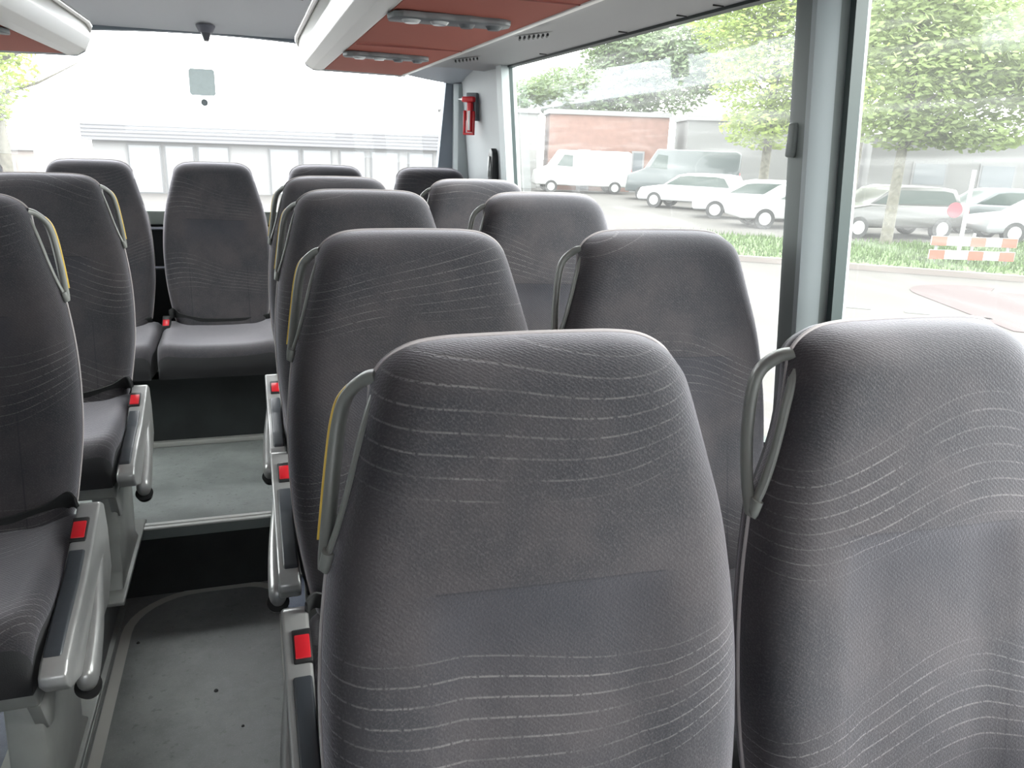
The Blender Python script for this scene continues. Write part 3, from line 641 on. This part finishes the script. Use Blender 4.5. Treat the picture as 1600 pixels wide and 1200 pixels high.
LEAF = {}
def leafmat(name, c):
    if name not in LEAF:
        M = mat(name, c, .7, noise=.45, nscale=1.6); t_ = M.node_tree; bs = t_.nodes['Principled BSDF']; out = t_.nodes['Material Output']
        tl = t_.nodes.new('ShaderNodeBsdfTranslucent'); tl.inputs[0].default_value = (c[0]*1.3, c[1]*1.3, c[2]*.8, 1)
        mx = t_.nodes.new('ShaderNodeMixShader'); mx.inputs[0].default_value = .45
        t_.links.new(bs.outputs[0], mx.inputs[1]); t_.links.new(tl.outputs[0], mx.inputs[2]); t_.links.new(mx.outputs[0], out.inputs[0]); LEAF[name] = M
    return LEAF[name]
M_BARK = mat('bark', (.08, .075, .06), .9, noise=.3, nscale=8)
def tree(x, y, h, tr, blobs, n, m_, label, seed, leaf=.16, name='tree'):
    R_ = random.Random(seed); t = thing(name, label, 'tree', (x, y, GZ), 0)
    b = sweep([(0, 0, 0), (.03, 0, h*.3), (-.04, .02, h*.6), (0, 0, h*.85)], tr, tr, (0, 1, 0), seg=10, power=2, taper=lambda k: 1-.65*k)
    for i in range(9):
        a = R_.uniform(0, 6.28); z0 = h*R_.uniform(.3, .75); L_ = R_.uniform(.8, 2.0)
        sweep([(0, 0, z0), (L_*.5*math.cos(a), L_*.5*math.sin(a), z0+.35), (L_*math.cos(a), L_*math.sin(a), z0+.9)], tr*.35, tr*.35, (0, 0, 1), seg=6, power=2, bm=b, taper=lambda k: 1-.7*k)
    obj('trunk', b, M_BARK, t)
    tot = sum(q[3]**2 for q in blobs); V = []; 
    for (bx, by, bz, br, *rz_) in blobs:
        vz = rz_[0] if rz_ else br*.8
        for _ in range(int(n*br*br/tot)):
            d = Vector((R_.gauss(0, 1), R_.gauss(0, 1), R_.gauss(0, 1))).normalized()*(R_.random()**.4)
            c = Vector((bx+d.x*br, by+d.y*br, bz+d.z*vz)); a = Vector((R_.gauss(0, 1), R_.gauss(0, 1), R_.gauss(0, .5))).normalized(); e = a.orthogonal().normalized(); s = leaf*R_.uniform(.6, 1.3)
            V += [c-a*s, c+e*s*.5, c+a*s, c-e*s*.5]
    me = bpy.data.meshes.new('foliage'); me.from_pydata([tuple(v) for v in V], [], [(4*i, 4*i+1, 4*i+2, 4*i+3) for i in range(len(V)//4)]); me.materials.append(m_)
    o = bpy.data.objects.new('foliage', me); COL.objects.link(o); o.parent = t; return t
g1 = leafmat('leaf_spring', (.17, .22, .085)); g2 = leafmat('leaf_bright', (.20, .26, .065)); g3 = leafmat('leaf_dark', (.115, .16, .085))
tree(16.1, 17.2, 8.5, .16, [(0, 0, 4.6, 2.3, 1.6), (1.2, -.6, 5.8, 2.4), (-.8, .3, 6.6, 2.2), (2.6, -1.2, 4.3, 2.0, 1.1), (4.2, -1.8, 4.6, 2.4, 1.6), (0, 0, 3.1, 1.4, .6), (1.4, -.8, 3.0, 1.3, .5)], 26000, g1, 'spring green tree standing in the grass behind the rightmost window', 1, .10)
tree(18.6, 26.6, 10, .2, [(0, 0, 5.5, 2.6, 2.2), (.6, -.3, 8.0, 2.6, 2.0), (-.3, 0, 3.4, 1.6, 1.0), (1.4, -.8, 4.4, 2.0, 1.3), (-1.2, .8, 7.2, 2.0), (1, 0, 10.5, 2.6)], 22000, g2, 'bright yellow green tree just left of the window pillar', 2, .12)
tree(24.0, 53, 13, .3, [(0, 0, 6, 3.6, 2.2), (-3, 1.5, 6.0, 2.6, 1.6), (3.5, -2, 7.5, 3.6, 3.0), (6.0, -3.4, 9.0, 3.4, 3.2), (1, 0, 9, 3.4, 2.0), (-5, 2, 5.6, 1.8, 1.2)], 24000, g3, 'broad darker green tree rising behind the brick building', 3, .20)
tree(26.5, 31, 11, .25, [(0, 0, 6, 3.4, 2.6), (1, 0, 9, 3.2, 3), (3.0, -1, 6, 3, 2.6), (5, -2.5, 7.5, 3.2, 3.0)], 20000, g1, 'pale green tree beyond the silver car at far right', 4, .15)
tree(-6.0, 24, 6, .18, [(0, 0, 4.0, 1.1, 1.2), (-.6, 0, 2.7, .9, .6), (-1.6, 0, 3.6, 1.3, 1.6)], 5000, g2, 'light green tree seen beyond the rear window at far left', 5, .09)

def car(x, y, rz, L, W, H, col, label, name='car', van=False):
    t = thing(name, label, 'van' if van else 'car', (x, y, GZ), rz)
    cm = mat('paint_%s' % '_'.join('%02d' % int(c*99) for c in col), col, .35, coat=.4)
    if van: body = [(-L/2, .35), (-L/2, H*.95), (-L/2+.2, H), (L/2-1.4, H), (L/2-.85, H*.62), (L/2-.1, H*.5), (L/2, .4)]
    else: body = [(-L/2, .35), (-L/2, H*.58), (-L/2+.12, H*.64), (L/2-1.15, H*.66), (L/2-.15, H*.55), (L/2, .45), (L/2-.05, .3)]
    obj('car_body', prism(body, 'y', -W/2, W/2, .07, 3), cm, t)
    if not van:
        cab = [(-L/2+.15, H*.62), (-L/2+.45, H*.96), (-L/2+.9, H), (L/2-2.2, H), (L/2-1.75, H*.94), (L/2-1.05, H*.62)]
        obj('car_roof', prism(cab, 'y', -W/2+.12, W/2-.12, .05, 2), cm, t)
        wn = [(-L/2+.35, H*.67), (-L/2+.58, H*.90), (-L/2+.9, H*.93), (L/2-2.2, H*.93), (L/2-1.85, H*.90), (L/2-1.28, H*.67)]
        obj('side_window', prism(wn, 'y', -W/2+.10, W/2-.10), mat('car_glass', (.04, .055, .05), .15), t)
    else:
        wn = [(L/2-1.9, H*.62), (L/2-1.9, H*.88), (L/2-1.45, H*.90), (L/2-1.08, H*.64)]
        obj('side_window', prism(wn, 'y', -W/2-.01, W/2+.01), mat('car_glass', (.04, .055, .05), .15), t)
    for sx in (-1, 1):
        for sy_ in (-1, 1):
            c = (sx*(L/2-.82), sy_*(W/2-.1), .32)
            wl = obj('wheel', cyl((c[0], c[1]-.11, .32), (c[0], c[1]+.11, .32), .32, 20), M_BLACK, t)
            obj('rim', cyl((c[0], c[1]-.118, .32), (c[0], c[1]+.118, .32), .20, 16), mat('rim_silver', (.25, .25, .25), .4), wl)
    for sy_ in (-1, 1): obj('tail_lamp', box(-L/2-.015, -L/2+.1, sy_*(W/2-.12)-.09, sy_*(W/2-.12)+.09, H*.42, H*.6, .02), mat('tail_red', (.6, .04, .05), .3), t)
    return t
WHT = (.30, .30, .30); SLV = (.15, .155, .16); DGR = (.032, .032, .03); DRK = (.03, .04, .042)
car(18.4, 19.9, math.radians(172), 4.4, 1.75, 1.52, DGR, 'dark grey estate car parked behind the tree trunk at right')
car(16.9, 22.3, math.radians(165), 4.1, 1.7, 1.4, WHT, 'white car parked just beyond the dark grey estate car')
car(22.6, 18.0, math.radians(160), 4.2, 1.7, 1.3, SLV, 'silver car parked at the far right frame edge')
car(23.8, 21.0, math.radians(165), 4.3, 1.75, 1.45, DRK, 'dark teal car behind the silver car at far right')
car(17.3, 25.3, math.radians(150), 4.2, 1.7, 1.40, (.28, .28, .29), 'white car whose nose meets the grey window pillar')
car(17.4, 29.6, math.radians(127), 4.3, 1.75, 1.45, (.27, .275, .28), 'white car in front of the dark van')
car(19.6, 34.5, math.radians(150), 5.2, 1.95, 2.35, DRK, 'dark green van parked before the pale grey hall', 'van', True)
car(16.6, 39.9, math.radians(168), 5.0, 2.0, 2.15, WHT, 'long white van parked before the brick building', 'van', True)

def barrier(x, y, rz):
    t = thing('road_barrier', 'red and white striped road barrier on the grass verge', 'barrier', (x, y, GZ), rz)
    for z in (.20, .50):
        b = box(-.95, .95, -.02, .02, z, z+.2, .004); bd = obj('board', b, mat('barrier_white', (.28, .28, .275), .4), t)
        b = bmesh.new()
        for k in (-.95, -.09, .60): box(k+.001, k+.34, -.024, .024, z+.002, z+.198, bm=b)
        obj('red_stripe', b, mat('barrier_red', (.30, .05, .03), .4), bd, False)
    for x_ in (-.8, .0, .8): obj('post', box(x_-.025, x_+.025, .021, .06, 0, .78), mat('post_grey', (.15, .15, .15), .4), t, False)
barrier(15.1, 13.55, math.radians(-18))
t = thing('traffic_sign', 'round red sign on a pale post behind the road barrier', 'sign', (16.5, 15.2, GZ), math.radians(-20))
obj('post', cyl((0, 0, 0), (0, 0, 2.1), .05, 12), mat('post_white', (.2, .2, .195), .4), t)
obj('sign_plate', cyl((-.30, -.03, 1.15), (-.30, -.05, 1.15), .18, 24), mat('sign_red', (.22, .03, .04), .4), t)
obj('sign_arm', box(-.30, 0, -.03, -.01, 1.13, 1.17), mat('post_white', (.2, .2, .195), .4), t)
t = thing('parking_sign', 'small light blue sign on a post at the far right', 'sign', (19.3, 15.3, GZ), math.radians(-30))
obj('post', cyl((0, 0, 0), (0, 0, 2.5), .03, 10), mat('post_white', (.2, .2, .195), .4), t)
obj('sign_plate', box(-.22, .22, -.05, -.03, 1.95, 2.4, .01), mat('sign_blue', (.04, .15, .24), .4), t)

# buildings
def building(name, x0, y0, x1, y1, depth, h, m_, label, wins=(), zlow=0):
    """front face from (x0,y0) to (x1,y1), height h above the ground"""
    L_ = math.hypot(x1-x0, y1-y0); a = math.atan2(y1-y0, x1-x0)
    t = thing(name, label, 'building', (x0, y0, GZ), a)
    obj('wall', box(0, L_, 0, depth, 0, h), m_, t, False)
    obj('roof_edge', box(-.1, L_+.1, -.1, depth+.1, h, h+.25), mat('roof_edge', (.13, .13, .13), .8), t, False)
    for (a0, a1, z0, z1) in wins:
        wd = obj('window', box(a0, a1, -.05, .02, z0, z1), mat('frame_grey', (.14, .14, .145), .6), t, False)
        obj('pane', box(a0+.1, a1-.1, -.07, -.04, z0+.1, z1-.1), mat('bpane', (.10, .11, .12), .2), wd, False)
    return t
building('hall', 10.0, 44.4, 15.3, 43.2, 4, 4.0, mat('hall_white', (.16, .16, .155), .8), 'off-white flat hall at the left of the first side window')
building('brick_building', 15.7, 42.4, 22.0, 40.6, 4, 4.0, mat('brick_red', (.13, .07, .055), .9, noise=.12, nscale=3), 'red brick building behind the long white van', [(1.6, 2.3, 0, 2.2), (4.6, 5.3, 0, 2.2)])
building('hall', 22.6, 39.6, 30.8, 36.4, 5, 3.9, mat('hall_grey', (.125, .125, .125), .8), 'pale grey hall between the brick building and the yellow green tree')
building('office_building', 30, 34, 44, 24, 8, 3.2, mat('office', (.14, .14, .14), .8), 'low pale building behind the cars at far right', [(2+3*k, 3.6+3*k, 1, 2.2) for k in range(4)])
# long building behind the rear window: ribbed metal fascia, bay doors below
t = thing('warehouse', 'long pale warehouse with ribbed fascia filling the rear window', 'building', (-5.95, 34.2, GZ), math.radians(1))
obj('wall', box(.3, 15.2, .3, 12, 0, 2.0), mat('ware_wall', (.17, .17, .17), .8), t, False)
b = box(0, 15.6, 0, 12, 1.95, 2.62)
for k in range(5): box(-.02, 15.62, -.03, .0, 1.97+k*.135, 2.03+k*.135, bm=b)
obj('fascia', b, mat('fascia', (.11, .11, .118), .6), t, False)
for k, (a0, a1) in enumerate([(1.5, 2.7), (2.8, 3.9), (4.0, 5.2), (6.7, 7.9), (8.0, 9.2), (9.5, 10.6), (10.8, 12.0), (12.4, 13.5), (13.7, 14.8)]):
    d = obj('bay_door', box(a0, a1, .22, .31, .0, 1.85), mat('bay_frame', (.085, .087, .09), .6), t, False)
    obj('door_leaf', box(a0+.06, a1-.06, .19, .24, .05, 1.80), mat('bay_leaf', (.15, .155, .16), .5), d, False)
building('shed', -13, 31, -7.2, 32.5, 4, 1.55, mat('shed_wall', (.15, .13, .12), .8), 'low beige shed at the far left beyond the rear window', [(3.2, 4.1, .5, 1.2), (4.5, 5.4, .5, 1.2)])
